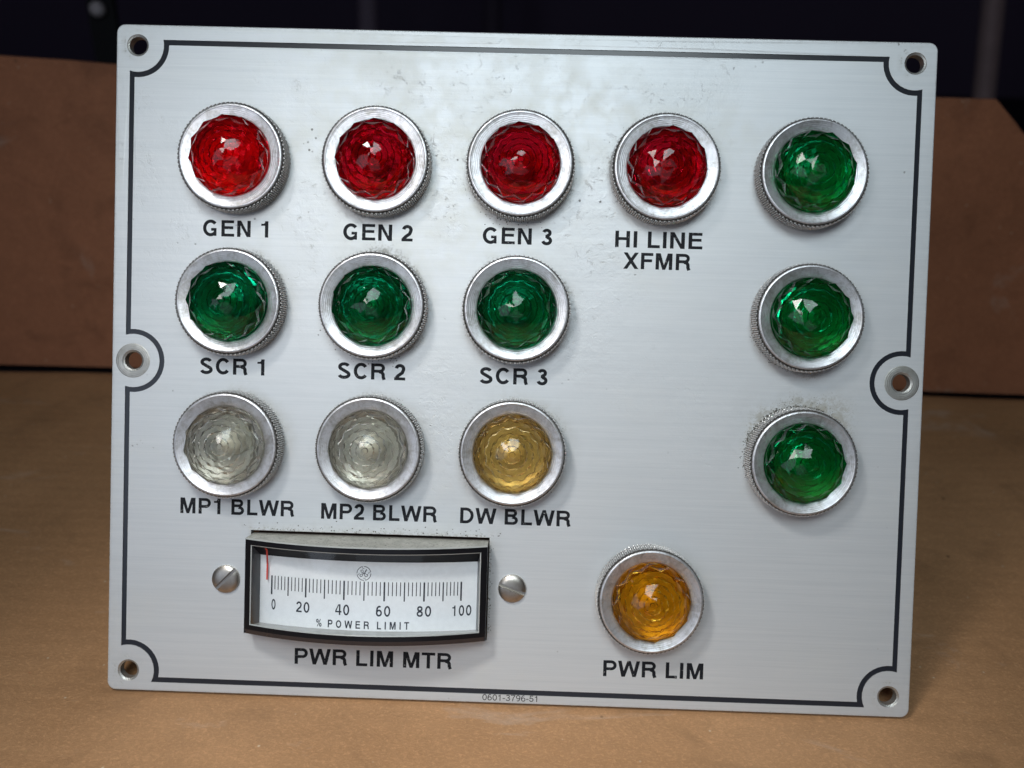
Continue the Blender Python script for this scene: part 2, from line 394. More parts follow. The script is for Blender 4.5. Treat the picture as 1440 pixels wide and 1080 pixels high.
def border(x, yt, yb, rc, rm, n=12):
    # rectangle with quarter round bites at the corner holes and half round bites at the side holes, counter-clockwise from the right side
    pts = []
    def arc(cx, cy, r, p0, p1, m):           # clockwise arc between two points lying on the circle
        a0 = math.atan2(p0[1] - cy, p0[0] - cx); a1 = math.atan2(p1[1] - cy, p1[0] - cx)
        while a1 > a0: a1 -= 2 * math.pi
        for k in range(m + 1): a = a0 + (a1 - a0) * k / m; pts.append((cx + r * math.cos(a), cy + r * math.sin(a)))
    def dx(r, d): return math.sqrt(r * r - d * d)
    hx, hy = 108.9, 89.1; sx = dx(rc, x - hx); sm = dx(rm, x - hx); st = dx(rc, yt - hy); sb = dx(rc, -yb - hy)
    arc(hx, -hy, rc, (hx - sb, yb), (x, -hy + sx), n)
    arc(hx, .2, rm, (x, .2 - sm), (x, .2 + sm), n * 2)
    arc(hx, hy, rc, (x, hy - sx), (hx - st, yt), n)
    arc(-hx, hy, rc, (-hx + st, yt), (-x, hy - sx), n)
    arc(-hx, .2, rm, (-x, .2 + sm), (-x, .2 - sm), n * 2)
    arc(-hx, -hy, rc, (-x, -hy + sx), (-hx + sb, yb), n)
    return pts
B_OUT = border(111.1, 90.8, -92.4, 7.4, 7.6)
B_IN = border(109.7, 89.3, -90.9, 8.9, 9.0)
def circ(cx, cy, r, n=28, ph=0): return [(cx + r * math.cos(2 * math.pi * k / n + ph), cy + r * math.sin(2 * math.pi * k / n + ph)) for k in range(n)]
def inside(p, poly):
    x, y = p; r = False; j = len(poly) - 1
    for i in range(len(poly)):
        xi, yi = poly[i]; xj, yj = poly[j]
        if (yi > y) != (yj > y) and x < (xj - xi) * (y - yi) / (yj - yi) + xi: r = not r
        j = i
    return r
def region(outer, inners, step):
    pts = []; edges = []
    def loop(L):
        b = len(pts); pts.extend(L); edges.extend((b + k, b + (k + 1) % len(L)) for k in range(len(L)))
    loop(outer)
    for L in inners: loop(L)
    allp = list(pts)
    x0 = min(p[0] for p in outer); x1 = max(p[0] for p in outer); y0 = min(p[1] for p in outer); y1 = max(p[1] for p in outer)
    cell = set((int(p[0] // step), int(p[1] // step)) for p in allp)
    y = y0 + step * .37
    while y < y1:
        x = x0 + step * .41
        while x < x1:
            if (int(x // step), int(y // step)) not in cell and inside((x, y), outer) and not any(inside((x, y), L) for L in inners): pts.append((x, y))
            x += step
        y += step
    v, e_, f, *_ = delaunay_2d_cdt([Vector(p) for p in pts], edges, [], 0, 1e-6)
    faces = []
    for t in f:
        cx = sum(v[i][0] for i in t) / 3; cy_ = sum(v[i][1] for i in t) / 3
        if inside((cx, cy_), outer) and not any(inside((cx, cy_), L) for L in inners): faces.append(tuple(t))
    return [(p[0], p[1]) for p in v], faces
cut_loop = [(CUT[0], CUT[2]), (CUT[1], CUT[2]), (CUT[1], CUT[3]), (CUT[0], CUT[3])]
CS = 3.1                                       # countersink radius
m = MB()
OE = rrect(HX - .35, HY - .35, 2.1)
hl = [circ(x, y, CS) for x, y in HOLES]
v, f = region(OE, [B_OUT] + hl, 1.5); m.add([(a, b, 0) for a, b in v], f, 0)
v, f = region(B_IN, [cut_loop], 1.3); m.add([(a, b, 0) for a, b in v], f, 0)
def wall(L0, z0, L1, z1, mi, flip=False):
    n = len(L0); fs = [(k, (k + 1) % n, n + (k + 1) % n, n + k) for k in range(n)]
    if flip: fs = [t[::-1] for t in fs]
    m.add([(a, b, z0) for a, b in L0] + [(a, b, z1) for a, b in L1], fs, mi)
OB = rrect(HX, HY, 2.45)
OB2 = rrect(HX - .12, HY - .12, 2.33)
wall(OE, 0, OB2, -.10, 0, True); wall(OB2, -.10, OB, -.4, 1, True); wall(OB, -.4, OB, -2.5, 1, True)
wall(B_OUT, 0, B_OUT, -.3, 1); wall(B_IN, 0, B_IN, -.3, 1, True)
wall(cut_loop, 0, cut_loop, -2.5, 1)
for (x, y) in HOLES: 
    wall(circ(x, y, CS), 0, circ(x, y, 2.95), -.12, 2); wall(circ(x, y, 2.95), -.12, circ(x, y, 2.5), -.35, 2); wall(circ(x, y, 2.5), -.35, circ(x, y, 2.4), -2.5, 2)
# back face (not cut by the groove)
v, f = region(OB, [circ(x, y, 2.4) for x, y in HOLES] + [cut_loop], 12); m.add([(a, b, -2.5) for a, b in v], [t[::-1] for t in f], 1)
me = m.me()
# normals of the front must look outward
for p in me.polygons:
    pass
at = me.color_attributes.new('dirt', 'FLOAT_COLOR', 'POINT')
GR = {0: .42, 1: .5, 2: .55, 3: .5, 4: .38, 5: .5, 6: .68, 7: .62, 8: .75, 9: .42, 10: .5, 11: .5, 12: 1.25, 13: .25}
vals = []
for vtx in me.vertices:
    x, y, z = vtx.co / mm
    g = 0
    for k, (lx, ly, _, _) in enumerate(LAMPS):
        d = math.hypot(x - lx, y - ly); a = math.atan2(y - ly, x - lx)
        if d < 30:
            wdt = 2.3 + 2.0 * noise.noise(Vector((math.cos(a) * 2, math.sin(a) * 2, k * 3.1)))
            s = GR[k] * (.75 + .6 * noise.noise(Vector((math.cos(a) * 1.7, math.sin(a) * 1.7, k * 7.7 + 2))))
            if k in (12, 8): s *= (.35 + .9 * max(0, math.sin(a + (.2 if k == 12 else 3.3)))) 
            if k == 8: wdt *= .8
            if k == 12: wdt *= 1.35
            g = max(g, s * math.exp(-max(0, d - 14.6) / max(.8, wdt)))
    for hx, hy in HOLES:
        d = math.hypot(x - hx, y - hy)
        g = max(g, .40 * math.exp(-((d - 3.9) / .7) ** 2))
    if CUT[0] - 3 < x < CUT[1] + 4 and CUT[2] - 1 < y < CUT[3] + 4: g = max(g, .45 * math.exp(-max(0, y - CUT[3]) / 2.2)) if y > CUT[3] - .1 else (max(g, .42 * math.exp(-(x - CUT[1]) / 1.3)) if x > CUT[1] else g)
    edge = min(HX - abs(x), HY - abs(y)); g = max(g, .40 * math.exp(-edge / .8))
    wv = .7 * max(0, noise.noise(Vector((x * .02, y * .025, 4.4))) * .9 + .05) * min(1, max(0, (y + 55) / 60)) * min(1, max(.15, (85 - x) / 60))
    wv = max(wv, .8 * math.exp(-((x + 20) / 7) ** 2 - ((y - 57) / 19) ** 2), .6 * math.exp(-((x + 60) / 7) ** 2 - ((y - 45) / 26) ** 2), .5 * math.exp(-((x + 22) / 8) ** 2 - ((y + 14) / 20) ** 2), .75 * math.exp(-((x - 20) / 9) ** 2 - ((y - 43) / 16) ** 2), .55 * math.exp(-((x + 20) / 30) ** 2 - ((y - 80) / 5) ** 2))
    wv *= .35 + 1.1 * max(0, min(1, .5 + 1.6 * noise.noise(Vector((x * .11, y * .11, 2.2)))))
    sm = 1.3 * max(0, .55 * math.exp(-((x + 15) / 55) ** 2 - ((y - 62) / 30) ** 2) + .25 * noise.noise(Vector((x * .03, y * .05, 8))))
    vals += [g, min(1, wv), min(1, sm), 1]
at.data.foreach_set('color', vals)
new_obj('faceplate', me, [MAT['plate'], MAT['edge'], MAT['hole']], panel, pl())
# recessed black border line
m = MB(); n = len(B_OUT)
m.add([(a, b, -.22) for a, b in B_OUT] + [(a, b, -.22) for a, b in B_IN], [(k, (k + 1) % n, n + (k + 1) % n, n + k) for k in range(n)])
new_obj('border_line', m.me(), MAT['groove'], panel, pl())
# raised burnished rims round the side holes
mb = MB(); mb.lathe([(4.9, .0), (4.8, .025), (3.5, .04), (3.12, .01)], 40); HR = mb.me(); HR.materials.append(MAT['hole'])
for p in HR.polygons: p.use_smooth = True
for (x, y) in HOLES[4:]:
    o = bpy.data.objects.new('hole_rim', HR); col.objects.link(o); o.parent = panel; o.location = pl(x, y, 0)

# ---------------------------------------------------------------- lettering drawn stroke by stroke
S = .198
def arcp(cx, cy, rx, ry, a0, a1, n=14): return [(cx + rx * math.cos(math.radians(a0 + (a1 - a0) * k / n)), cy + ry * math.sin(math.radians(a0 + (a1 - a0) * k / n))) for k in range(n + 1)]
def stroke(pts, w):
    # centre line -> ribbon quads with mitred joints
    out = []; n = len(pts); L = []
    for i in range(n):
        p = Vector(pts[i]); d0 = (p - Vector(pts[i - 1])).normalized() if i else None; d1 = (Vector(pts[i + 1]) - p).normalized() if i < n - 1 else None
        d = (d0 + d1).normalized() if d0 is not None and d1 is not None else (d0 if d1 is None else d1)
        nn = Vector((-d.y, d.x)); k = 1
        if d0 is not None and d1 is not None: k = 1 / max(.5, d.dot(d1))
        L.append((p + nn * w / 2 * k, p - nn * w / 2 * k))
    return [[L[i][0], L[i][1], L[i + 1][1], L[i + 1][0]] for i in range(n - 1)]
def rect(x0, y0, x1, y1): return [[(x0, y0), (x1, y0), (x1, y1), (x0, y1)]]
def diag(xa, ya, xb, yb, w):  # bar cut level at both ends: (xa,ya) and (xb,yb) are centre points
    return [[(xa - w / 2, ya), (xa + w / 2, ya), (xb + w / 2, yb), (xb - w / 2, yb)]]
def glyph(ch, s=S, fill=1.0):
    h = s / 2; D = s * 1.14
    if ch == 'I': return .39 * fill, rect(.10, 0, .10 + s, 1)
    if ch == 'L': return .82, rect(.10, 0, .10 + s, 1) + rect(.10 + s, 0, .76, s * .92)
    if ch == 'E': return .93, rect(.10, 0, .10 + s, 1) + rect(.10 + s, 0, .86, s * .9) + rect(.10 + s, 1 - s * .9, .84, 1) + rect(.10 + s, .46, .80, .46 + s * .88)
    if ch == 'F': return .85, rect(.10, 0, .10 + s, 1) + rect(.10 + s, 1 - s * .9, .80, 1) + rect(.10 + s, .44, .74, .44 + s * .88)
    if ch == 'H': return 1.0, rect(.10, 0, .10 + s, 1) + rect(.90 - s, 0, .90, 1) + rect(.10 + s, .44, .90 - s, .44 + s * .9)
    if ch == 'N': return 1.0, rect(.10, 0, .10 + s, 1) + rect(.90 - s, 0, .90, 1) + [[(.10 + s * .2, 1), (.10 + s * 1.15, 1), (.90 - s * .2, 0), (.90 - s * 1.15, 0)]]
    if ch == 'M': return 1.16, rect(.10, 0, .10 + s, 1) + rect(1.06 - s, 0, 1.06, 1) + [[(.10 + s * .3, 1), (.10 + s * 1.4, 1), (.58 + s * .42, 0), (.58 - s * .42, 0)], [(1.06 - s * .3, 1), (1.06 - s * 1.4, 1), (.58 - s * .42, 0), (.58 + s * .42, 0)]]
    if ch == 'T': return .85, rect(.03, 1 - s * .9, .82, 1) + rect(.425 - h, 0, .425 + h, 1 - s * .9)
    if ch == 'X': return .93, diag(.03 + h, 0, .88 - h, 1, D) + diag(.88 - h, 0, .03 + h, 1, D)
    if ch == 'W': return 1.31, diag(.02 + h, 1, .34, 0, s * 1.05) + diag(.34, 0, .655, 1, s * .98) + diag(.655, 1, .97, 0, s * .98) + diag(.97, 0, 1.29 - h, 1, s * 1.05)
    if ch == 'O': return 1.06, stroke(arcp(.53, .5, .45 - h, .51 - h, 0, 360, 32), s)
    if ch == 'C': return 1.0, stroke(arcp(.52, .5, .43 - h, .515 - h, 38, 322, 28), s)
    if ch == 'G': return 1.07, stroke(arcp(.53, .5, .45 - h, .515 - h, 40, 325, 28), s) + rect(.93 - s, 0.02, .93 - s * .25, .50) + rect(.56, .50 - s * .85, .93 - s, .50)
    if ch == 'D': return 1.0, rect(.10, 0, .10 + s, 1) + stroke([(.10 + s, 1 - h * .92), (.44, 1 - h * .92)] + arcp(.44, .5, .48 - h, .5 - h * .92, 90, -90, 18)[1:-1] + [(.44, h * .92), (.10 + s, h * .92)], s * .95)
    if ch in 'PRB':
        g = rect(.10, 0, .10 + s, 1)
        if ch == 'P': return .93, g + stroke([(.10 + s, 1 - h * .9), (.56, 1 - h * .9)] + arcp(.56, .69, .32 - h, .31 - h * .9, 90, -90, 12)[1:-1] + [(.56, .38 + h * .9), (.10 + s, .38 + h * .9)], s * .93)
        if ch == 'R': return 1.0, g + stroke([(.10 + s, 1 - h * .9), (.60, 1 - h * .9)] + arcp(.60, .715, .31 - h, .285 - h * .9, 90, -90, 12)[1:-1] + [(.60, .43 + h * .9), (.10 + s, .43 + h * .9)], s * .93) + stroke([(.58, .49), (.74, .44), (.80, .34), (.81, .16), (.87, 0)], s * .98)
        return 1.0, g + stroke([(.10 + s, 1 - h * .9), (.58, 1 - h * .9)] + arcp(.58, .745, .27 - h, .255 - h * .9, 90, -90, 12)[1:-1] + [(.58, .49 + h * .9), (.10 + s, .49 + h * .9)], s * .9) + \
            stroke([(.58, .53 - h * .1), (.60, .53 - h * .1)] + arcp(.60, .28, .31 - h, .28 - h * .9, 88, -90, 12) + [(.10 + s, h * .9)], s * .93)
    if ch == 'S': return .93, stroke(arcp(.46, .735, .35 - h, .28 - h, 20, 215, 14) + arcp(.46, .265, .38 - h, .28 - h, 50, -165, 16), s)
    if ch == '1': return .77, rect(.36, 0, .36 + s, 1) + [[(.14, .72), (.36, .72), (.36, .84), (.14, .84)], [(.30, .84), (.36, .84), (.36 + s * .5, 1), (.36 + s * .3, 1)]]
    if ch == '2': return .77, stroke(arcp(.385, .70, .31 - h, .31 - h, 172, -18, 12) + [(.52, .46), (.30, .29), (.17, .14), (.13, h * 1.2)], s) + rect(.06, 0, .70, s * .9)
    if ch == '3': return .77, stroke(arcp(.375, .745, .28 - h, .265 - h, 165, -90, 14), s * .96) + stroke(arcp(.375, .28, .32 - h, .29 - h, 90, -168, 14), s * .98) + rect(.30, .53 - h, .40, .53 + h)
    if ch == '0': return .77, stroke(arcp(.385, .5, .33 - h, .51 - h, 0, 360, 28), s)
    if ch == '6': return .77, stroke(arcp(.39, .32, .32 - h, .33 - h, 0, 360, 24), s) + stroke(arcp(.42, .46, .35 - h, .55 - h, 62, 200, 14), s)
    if ch == '9': return .77, stroke(arcp(.38, .68, .32 - h, .33 - h, 0, 360, 24), s) + stroke(arcp(.35, .54, .35 - h, .55 - h, -118, 20, 14), s)
    if ch == '7': return .77, rect(.05, 1 - s * .9, .71, 1) + stroke([(.66, 1 - s), (.42, .55), (.30, 0)], s)
    if ch == '5': return .77, stroke(arcp(.37, .33, .33 - h, .33 - h, 130, -168, 18), s) + rect(.16, 1 - s * .9, .66, 1) + [[(.16, 1 - s * .9), (.10, .46), (.10 + s * .9, .46), (.16 + s * .9, 1 - s * .9)]]
    if ch == '8': return .77, stroke(arcp(.385, .745, .29 - h, .265 - h, 0, 360, 20), s) + stroke(arcp(.385, .275, .33 - h, .285 - h, 0, 360, 20), s)
    if ch == '4': return .77, rect(.46, 0, .46 + s, 1) + rect(.04, .24, .74, .24 + s * .85) + [[(.04, .24 + s * .85), (.04 + s * .95, .24 + s * .85), (.46 + s * .1, 1), (.46 - s * .5, 1)]]
    if ch == '-': return .46, rect(.05, .32, .41, .32 + s)
    if ch == '%': return 1.0, stroke(arcp(.22, .76, .16, .19, 0, 360, 14), s * .8) + stroke(arcp(.78, .24, .16, .19, 0, 360, 14), s * .8) + diag(.22, 0, .78, 1, s * .8)
    return .385, []
def text_polys(txt, x0, x1, yb, cap, s=S, track=0., space=None):
    polys = []; x = 0; first = None; last = 0
    for ch in txt:
        wd, g = glyph(ch, s)
        if ch == ' ' and space: wd = space
        for q in g:
            q = [(p[0] + x, p[1]) for p in q]; polys.append(q)
            lo = min(p[0] for p in q); hi = max(p[0] for p in q)
            first = lo if first is None else min(first, lo); last = max(last, hi)
        x += wd + track
    k = (x1 - x0) / (last - first)
    return [[(x0 + (p[0] - first) * k, yb + p[1] * cap) for p in q] for q in polys]
def lettering(txt, x0, x1, yb, cap, label, s=S, track=0., name='lettering'):
    m = MB()
    for k, q in enumerate(text_polys(txt, x0, x1, yb, cap, s, track)):
        z = .012 + .0004 * (k % 9)
        a = sum(q[i][0] * q[(i + 1) % len(q)][1] - q[(i + 1) % len(q)][0] * q[i][1] for i in range(len(q)))
        f = tuple(range(len(q))); m.add([(p[0], p[1], z) for p in q], [f if a > 0 else f[::-1]])
    return new_obj(name, m.me(), MAT['ink'], panel, pl(), label)
for t, a, b, y, cp in [('GEN 1', -89.5, -70.9, 36.1, 4.6), ('GEN 2', -49.6, -29.9, 36.1, 4.6), ('GEN 3', -10.1, 9.5, 36.1, 4.6), ('HI LINE', 27.2, 51.7, 36.1, 4.6), ('XFMR', 29.7, 48.6, 30.1, 4.6),
                   ('SCR 1', -89.6, -71.2, -3.0, 4.6), ('SCR 2', -50.2, -31.0, -3.2, 4.6), ('SCR 3', -9.8, 9.4, -3.4, 4.6),
                   ('MP1 BLWR', -94.6, -61.8, -43.1, 4.5), ('MP2 BLWR', -54.1, -20.9, -43.4, 4.5), ('DW BLWR', -14.3, 17.2, -43.4, 4.5),
                   ('PWR LIM MTR', -60.8, -15.5, -85.6, 4.6), ('PWR LIM', 27.8, 56.3, -86.0, 4.6)]:
    lettering(t, a, b, y, cp, 'black capital letters reading ' + t)
lettering('0601-3796-51', -6.5, 9.2, -94.2, 1.75, 'tiny black part number 0601-3796-51 under the border line', .12)

# ---------------------------------------------------------------- pilot lights
RK, RF, RO = 15.15, 14.15, 11.0
def knurl_mesh():
    N, T = 608, 76; rows = 30; z0, z1 = .35, 5.75
    def tri(t): t = t - math.floor(t); return 1 - abs(2 * t - 1)
    vs = []; 
    for j in range(rows + 1):
        z = z0 + (z1 - z0) * j / rows; vz = (z - z0) / 1.35
        fade = 1
        for i in range(N):
            a = 2 * math.pi * i / N; u = T * i / N
            hgt = min(tri(u + vz), tri(u - vz))
            r = RK - .85 + .85 * min(1, hgt * 1.3) - max(0, z - 5.5) * .8
            vs.append((r * math.cos(a), r * math.sin(a), z))
    fs = [(j * N + i, j * N + (i + 1) % N, (j + 1) * N + (i + 1) % N, (j + 1) * N + i) for j in range(rows) for i in range(N)]
    m = MB(); m.add(vs, fs)
    m.lathe([(RK - 1.6, .0), (RK - .85, .12), (RK - .8, .35)], 96)
    b = rows * N; k0 = len(m.v)
    m.add([((RK - .86) * math.cos(2 * math.pi * i / N), (RK - .86) * math.sin(2 * math.pi * i / N), z1 + .04) for i in range(N)], [])
    m.f += [(b + i, b + (i + 1) % N, k0 + (i + 1) % N, k0 + i) for i in range(N)]; m.mi += [0] * N
    return m.me()
def ring_mesh(kind):
    m = MB(); d = .4 if kind == 0 else .8
    pr = [(RK - .84, 5.6), (RK - .78, 5.95), (RF + .14, 6.3), (RF, 6.42), (RF - .25, 6.47), (RF - .5, 6.44), (RF - .62, 6.36)]
    inner = [(RF - .9, 6.33), (RO + .9, 6.33 - d * .75), (RO + .25, 6.33 - d * .9), (RO, 6.33 - d * 1.1), (RO - .02, 4.2), (RO - .1, 2.0), (6, 1.0)]
    m.lathe(pr + inner, 128)
    return m.me()
def lens_mesh(kind, wobble):
    n = 12; vs = []; rings = []
    def ring(r, z, cnt, ph, r2=None, z2=None):
        b = len(vs)
        for k in range(cnt):
            rr, zz = (r, z) if (r2 is None or k % 2 == 0) else (r2, z2)
            a = 2 * math.pi * (k + ph) / cnt; vs.append((rr * math.cos(a), rr * math.sin(a), zz))
        rings.append((b, cnt))
    m = MB()
    fs = []
    # outer skirt (24) -> star rim (24)
    ring(10.25, 3.0, 24, 0); ring(10.25, 6.7, 24, 0); ring(10.1, 8.5, 24, 0, 9.35, 7.6)
    for a in (0, 1):
        A, B = rings[a][0], rings[a + 1][0]
        fs += [(A + k, A + (k + 1) % 24, B + (k + 1) % 24, B + k) for k in range(24)]
    # alternate rings of 12
    prof = [(8.9, 9.75), (7.6, 11.15), (6.1, 12.2), (4.5, 13.0), (2.9, 13.55), (1.4, 13.9)]
    if kind == 1: prof = prof[:5]
    A = rings[2][0]; ring(prof[0][0], prof[0][1], 12, .5); B = rings[3][0]
    for k in range(12):      # star points 2k, mids 2k+1, ring vertex k sits above mid 2k+1
        p0, mi, p1 = A + 2 * k, A + 2 * k + 1, A + (2 * k + 2) % 24
        fs += [(p0, mi, B + k), (mi, p1, B + k)]
        fs += [(p1, B + (k + 1) % 12, B + k)]
    prev = B; ph = .5
    for r, z in prof[1:]:
        ph2 = 0 if ph == .5 else .5
        ring(r, z, 12, ph2); Cn = rings[-1][0]
        for k in range(12):
            if ph2 == 0:   # new vertex k+1 sits between prev k and prev k+1
                fs += [(prev + k, prev + (k + 1) % 12, Cn + (k + 1) % 12), (Cn + k, prev + k, Cn + (k + 1) % 12)]
            else:
                fs += [(prev + k, prev + (k + 1) % 12, Cn + k), (Cn + k, prev + (k + 1) % 12, Cn + (k + 1) % 12)]
        prev = Cn; ph = ph2
    if kind == 0:
        t = len(vs); vs.append((0, 0, 14.1)); fs += [(prev + k, prev + (k + 1) % 12, t) for k in range(12)]
    else:                  # three-cornered pyramid tip
        t = len(vs)
        for k in range(3): a = 2 * math.pi * k / 3 + math.pi / 12 * (1 if ph == .5 else 0); vs.append((2.2 * math.cos(a), 2.2 * math.sin(a), 13.9))
        for k in range(12):
            q = ((k + 2) // 4) % 3; q2 = ((k + 3) // 4) % 3
            fs.append((prev + k, prev + (k + 1) % 12, t + q2))
            if q != q2: fs.append((prev + k, t + q2, t + q))
        vs.append((.1, .1, 14.3)); fs += [(t, t + 1, t + 3), (t + 1, t + 2, t + 3), (t + 2, t, t + 3)]
    # inside hollow with stepped rings, closing the solid
    ip = [(8.9, 3.0)]
    for k in range(6):
        r = 8.9 - k * 1.42; zz = 3.6 + 5.6 * (1 - (r / 8.9) ** 2) ** .5 if r < 8.9 else 3.6
        ip += [(r, zz), (max(.3, r - 1.1), zz + .25), (max(.3, r - 1.25), zz + .8)]
    m.add(vs, fs)
    iv = []
    for q, (r, zz) in enumerate(ip):
        for k in range(24):
            wob = 1 if q == 0 else 1 + (wobble if (k + q // 3) % 2 else -wobble)
            a = 2 * math.pi * k / 24; iv.append((r * wob * math.cos(a), r * wob * math.sin(a), zz))
    m.add(iv, [(q * 24 + k, (q + 1) * 24 + k, (q + 1) * 24 + (k + 1) % 24, q * 24 + (k + 1) % 24) for q in range(len(ip) - 1) for k in range(24)])
    m.lathe([(10.25, 3.0), (8.9, 3.0)][::-1], 24)
    m.add([iv[(len(ip) - 1) * 24 + k] for k in range(24)], [tuple(range(24))])
    m.v = [(q[0] * 1.062, q[1] * 1.062, q[2]) for q in m.v]
    me = m.me(); 
    bm = bmesh.new(); bm.from_mesh(me); bmesh.ops.remove_doubles(bm, verts=bm.verts, dist=1e-6); bmesh.ops.recalc_face_normals(bm, faces=bm.faces); bm.to_mesh(me); bm.free()
    return me
def socket_mesh():
    m = MB(); m.lathe([(10.35, 1.6), (8.0, .5), (5.2, -1.2), (3.4, -1.6), (.1, -1.6)], 48); return m.me()
def bright_ring_mesh():  # bright ring added under the lens to give its facets contrast
    m = MB(); m.lathe([(9.9, 2.9), (9.2, 2.2), (7.9, 1.5), (7.7, 1.1), (9.6, 1.2), (10.2, 2.3)], 48); return m.me()
def bulb_mesh():
    m = MB(); m.lathe([(2.6, -1.5), (2.6, 1.4), (2.9, 2.0), (2.8, 3.2), (2.2, 4.2), (1.2, 4.9), (.05, 5.1)], 28); return m.me()
LM2 = lens_mesh(0, .010); LM3 = lens_mesh(1, .035)
KM, RM0, RM1, LM0, LM1, SM, BM, FM = knurl_mesh(), ring_mesh(0), ring_mesh(1), lens_mesh(0, .035), lens_mesh(1, .012), socket_mesh(), bulb_mesh(), bright_ring_mesh()
for me_, ma in ((KM, MAT['knurl']), (RM0, MAT['ring']), (RM1, MAT['ring']), (SM, MAT['bowl']), (BM, MAT['bulb']), (FM, MAT['ring']), (LM0, LENS['red']), (LM1, LENS['red']), (LM2, LENS['red']), (LM3, LENS['red'])): me_.materials.append(ma)
for me_ in (RM0, RM1, SM, BM):
    for p in me_.polygons: p.use_smooth = True
    me_.set_sharp_from_angle(angle=math.radians(35))
def link(name, me_, parent, loc=None, rz=0, **kw):
    o = bpy.data.objects.new(name, me_); col.objects.link(o); o.parent = parent
    if loc is not None: o.location = loc
    o.rotation_euler = (0, 0, rz)
    for k_, v_ in kw.items(): o[k_] = v_
    return o
WORD = dict(red='red', green='green', clear='clear smoky', yellow='pale amber', amber='orange amber')
side = {4: 'unlabelled green jewelled pilot light at the top of the right column', 8: 'unlabelled green jewelled pilot light in the middle of the right column', 12: 'unlabelled green jewelled pilot light lowest in the right column, dirt caked above it'}
ROT = {0: 8, 1: 2, 2: 5, 3: 55, 4: 40, 5: 0, 6: 12, 7: 3, 8: -30, 9: 10, 10: 4, 11: 9, 12: -28, 13: 66}
for k, (x, y, cl, txt) in enumerate(LAMPS):
    tri_tip = k in (3, 4, 8, 12, 13)
    lab = side.get(k) or (WORD[cl] + ' jewelled pilot light above the letters ' + txt)
    body = link('pilot_light', KM, panel, pl(x, y, 0), R.uniform(0, 6.2), label=lab)
    inv = -body.rotation_euler.z
    link('bezel_ring', RM0 if k < 4 else RM1, body, (R.uniform(-.1, .1) * mm, R.uniform(-.1, .1) * mm, 0), inv + R.uniform(0, 6))
    ln = link('jewel_lens', (LM3 if cl == 'amber' else LM1) if tri_tip else (LM2 if k in (1, 2, 5, 6, 7) else LM0), body, (0, 0, R.uniform(-.1, .15) * mm), inv + math.radians(ROT[k]))
    ln.rotation_euler.x = R.uniform(-.02, .02); ln.rotation_euler.y = R.uniform(-.02, .02)
    ln.material_slots[0].link = 'OBJECT'; ln.material_slots[0].material = LENS[{1: 'crimson', 2: 'crimson', 3: 'crimson', 5: 'deepgreen', 6: 'deepgreen', 7: 'deepgreen'}.get(k, cl)]
    link('lamp_socket', SM, body, (0, 0, 0)); link('bulb', BM, body, (0, 0, 0)); link('added_bright_ring', FM, body, (0, 0, 0))

# ---------------------------------------------------------------- power meter
MX, MY = -39.9, -61.9
HW, HH = 33.9, 13.5                         # half size of the cover
def zf(x): return 13.0 - 7.3 * ((x - MX) / HW) ** 2       # cover front
def zd(x): return 6.0 - 4.4 * ((x - MX) / 31.0) ** 2      # dial
m = MB(); NS = 36
def strip(xa, xb, ya, za, yb, zb, mi=0, flip=False, xa2=None, xb2=None):
    vs = []; 
    for i in range(NS + 1):
        t = i / NS; x = xa + (xb - xa) * t; x2 = x if xa2 is None else xa2 + (xb2 - xa2) * t
        vs += [(x, ya, za(x)), (x2, yb, zb(x2))]
    fs = [(2 * i, 2 * i + 2, 2 * i + 3, 2 * i + 1) for i in range(NS)]
    if flip: fs = [q[::-1] for q in fs]
    m.add(vs, fs, mi)
x0, x1, yb, yt = MX - HW, MX + HW, MY - HH, MY + HH
rw = 1.7; rb = 2.7; base = lambda x: -2.0
ch = .35
strip(x0, x1, yt, base, yt, lambda x: zf(x) - ch, 1, True); strip(x0, x1, yb, base, yb, lambda x: zf(x) - .6, 0)
strip(x0, x1, yt, lambda x: zf(x) - ch, yt - ch, zf, 2, True); strip(x0, x1, yb, lambda x: zf(x) - .6, yb + .05, lambda x: zf(x) - .55, 2)
strip(x0, x1, yt - ch, zf, yt - rw, zf, 0, True); strip(x0, x1, yb + .05, lambda x: zf(x) - .55, yb + 1.35, lambda x: zf(x) - .05, 3); strip(x0, x1, yb + 1.35, lambda x: zf(x) - .05, yb + rb, zf, 0)
# side rims
for xe, xi in ((x0, x0 + rw), (x1, x1 - rw)):
    m.add([(xe, yb, -2), (xe, yt, -2), (xe, yt, zf(xe)), (xe, yb, zf(xe))], [(0, 1, 2, 3)], 0)
    m.add([(xe, yb + rb, zf(xe) + .004), (xi, yb + rb, zf(xi) + .004), (xi, yt - rw, zf(xi) + .004), (xe, yt - rw, zf(xe) + .004)], [(0, 1, 2, 3)], 0)
new_meter = bpy.data.objects.new('power_meter', None)
me = m.me(); mt = new_obj('power_meter', me, [MAT['black'], MAT['dusty'], MAT['pale_refl'], MAT['lip']], panel, pl(), 'edge meter with a curved clear cover and white dial reading 0 to 100 % POWER LIMIT')
bpy.data.objects.remove(new_meter)
# inner bezel walls between cover rim and dial
DX0, DX1, DYT, DYB = -70.6, -8.9, -54.1, -73.4
m = MB(); zr = lambda x: zf(x) - .02
strip(x0 + rw, x1 - rw, yt - rw, zr, DYT, lambda x: zd(x) - .3, 0, True, DX0, DX1)
strip(x0 + rw, x1 - rw, yb + rb, zr, DYB, lambda x: zd(x) - .3, 2, False, DX0, DX1)  # lower wall pale, the dial's reflection put into its colour
for xe, xi in ((x0 + rw, DX0), (x1 - rw, DX1)):
    m.add([(xe, yb + rb, zr(xe)), (xe, yt - rw, zr(xe)), (xi, DYT, zd(xi) - .3), (xi, DYB, zd(xi) - .3)], [(0, 1, 2, 3)], 1)
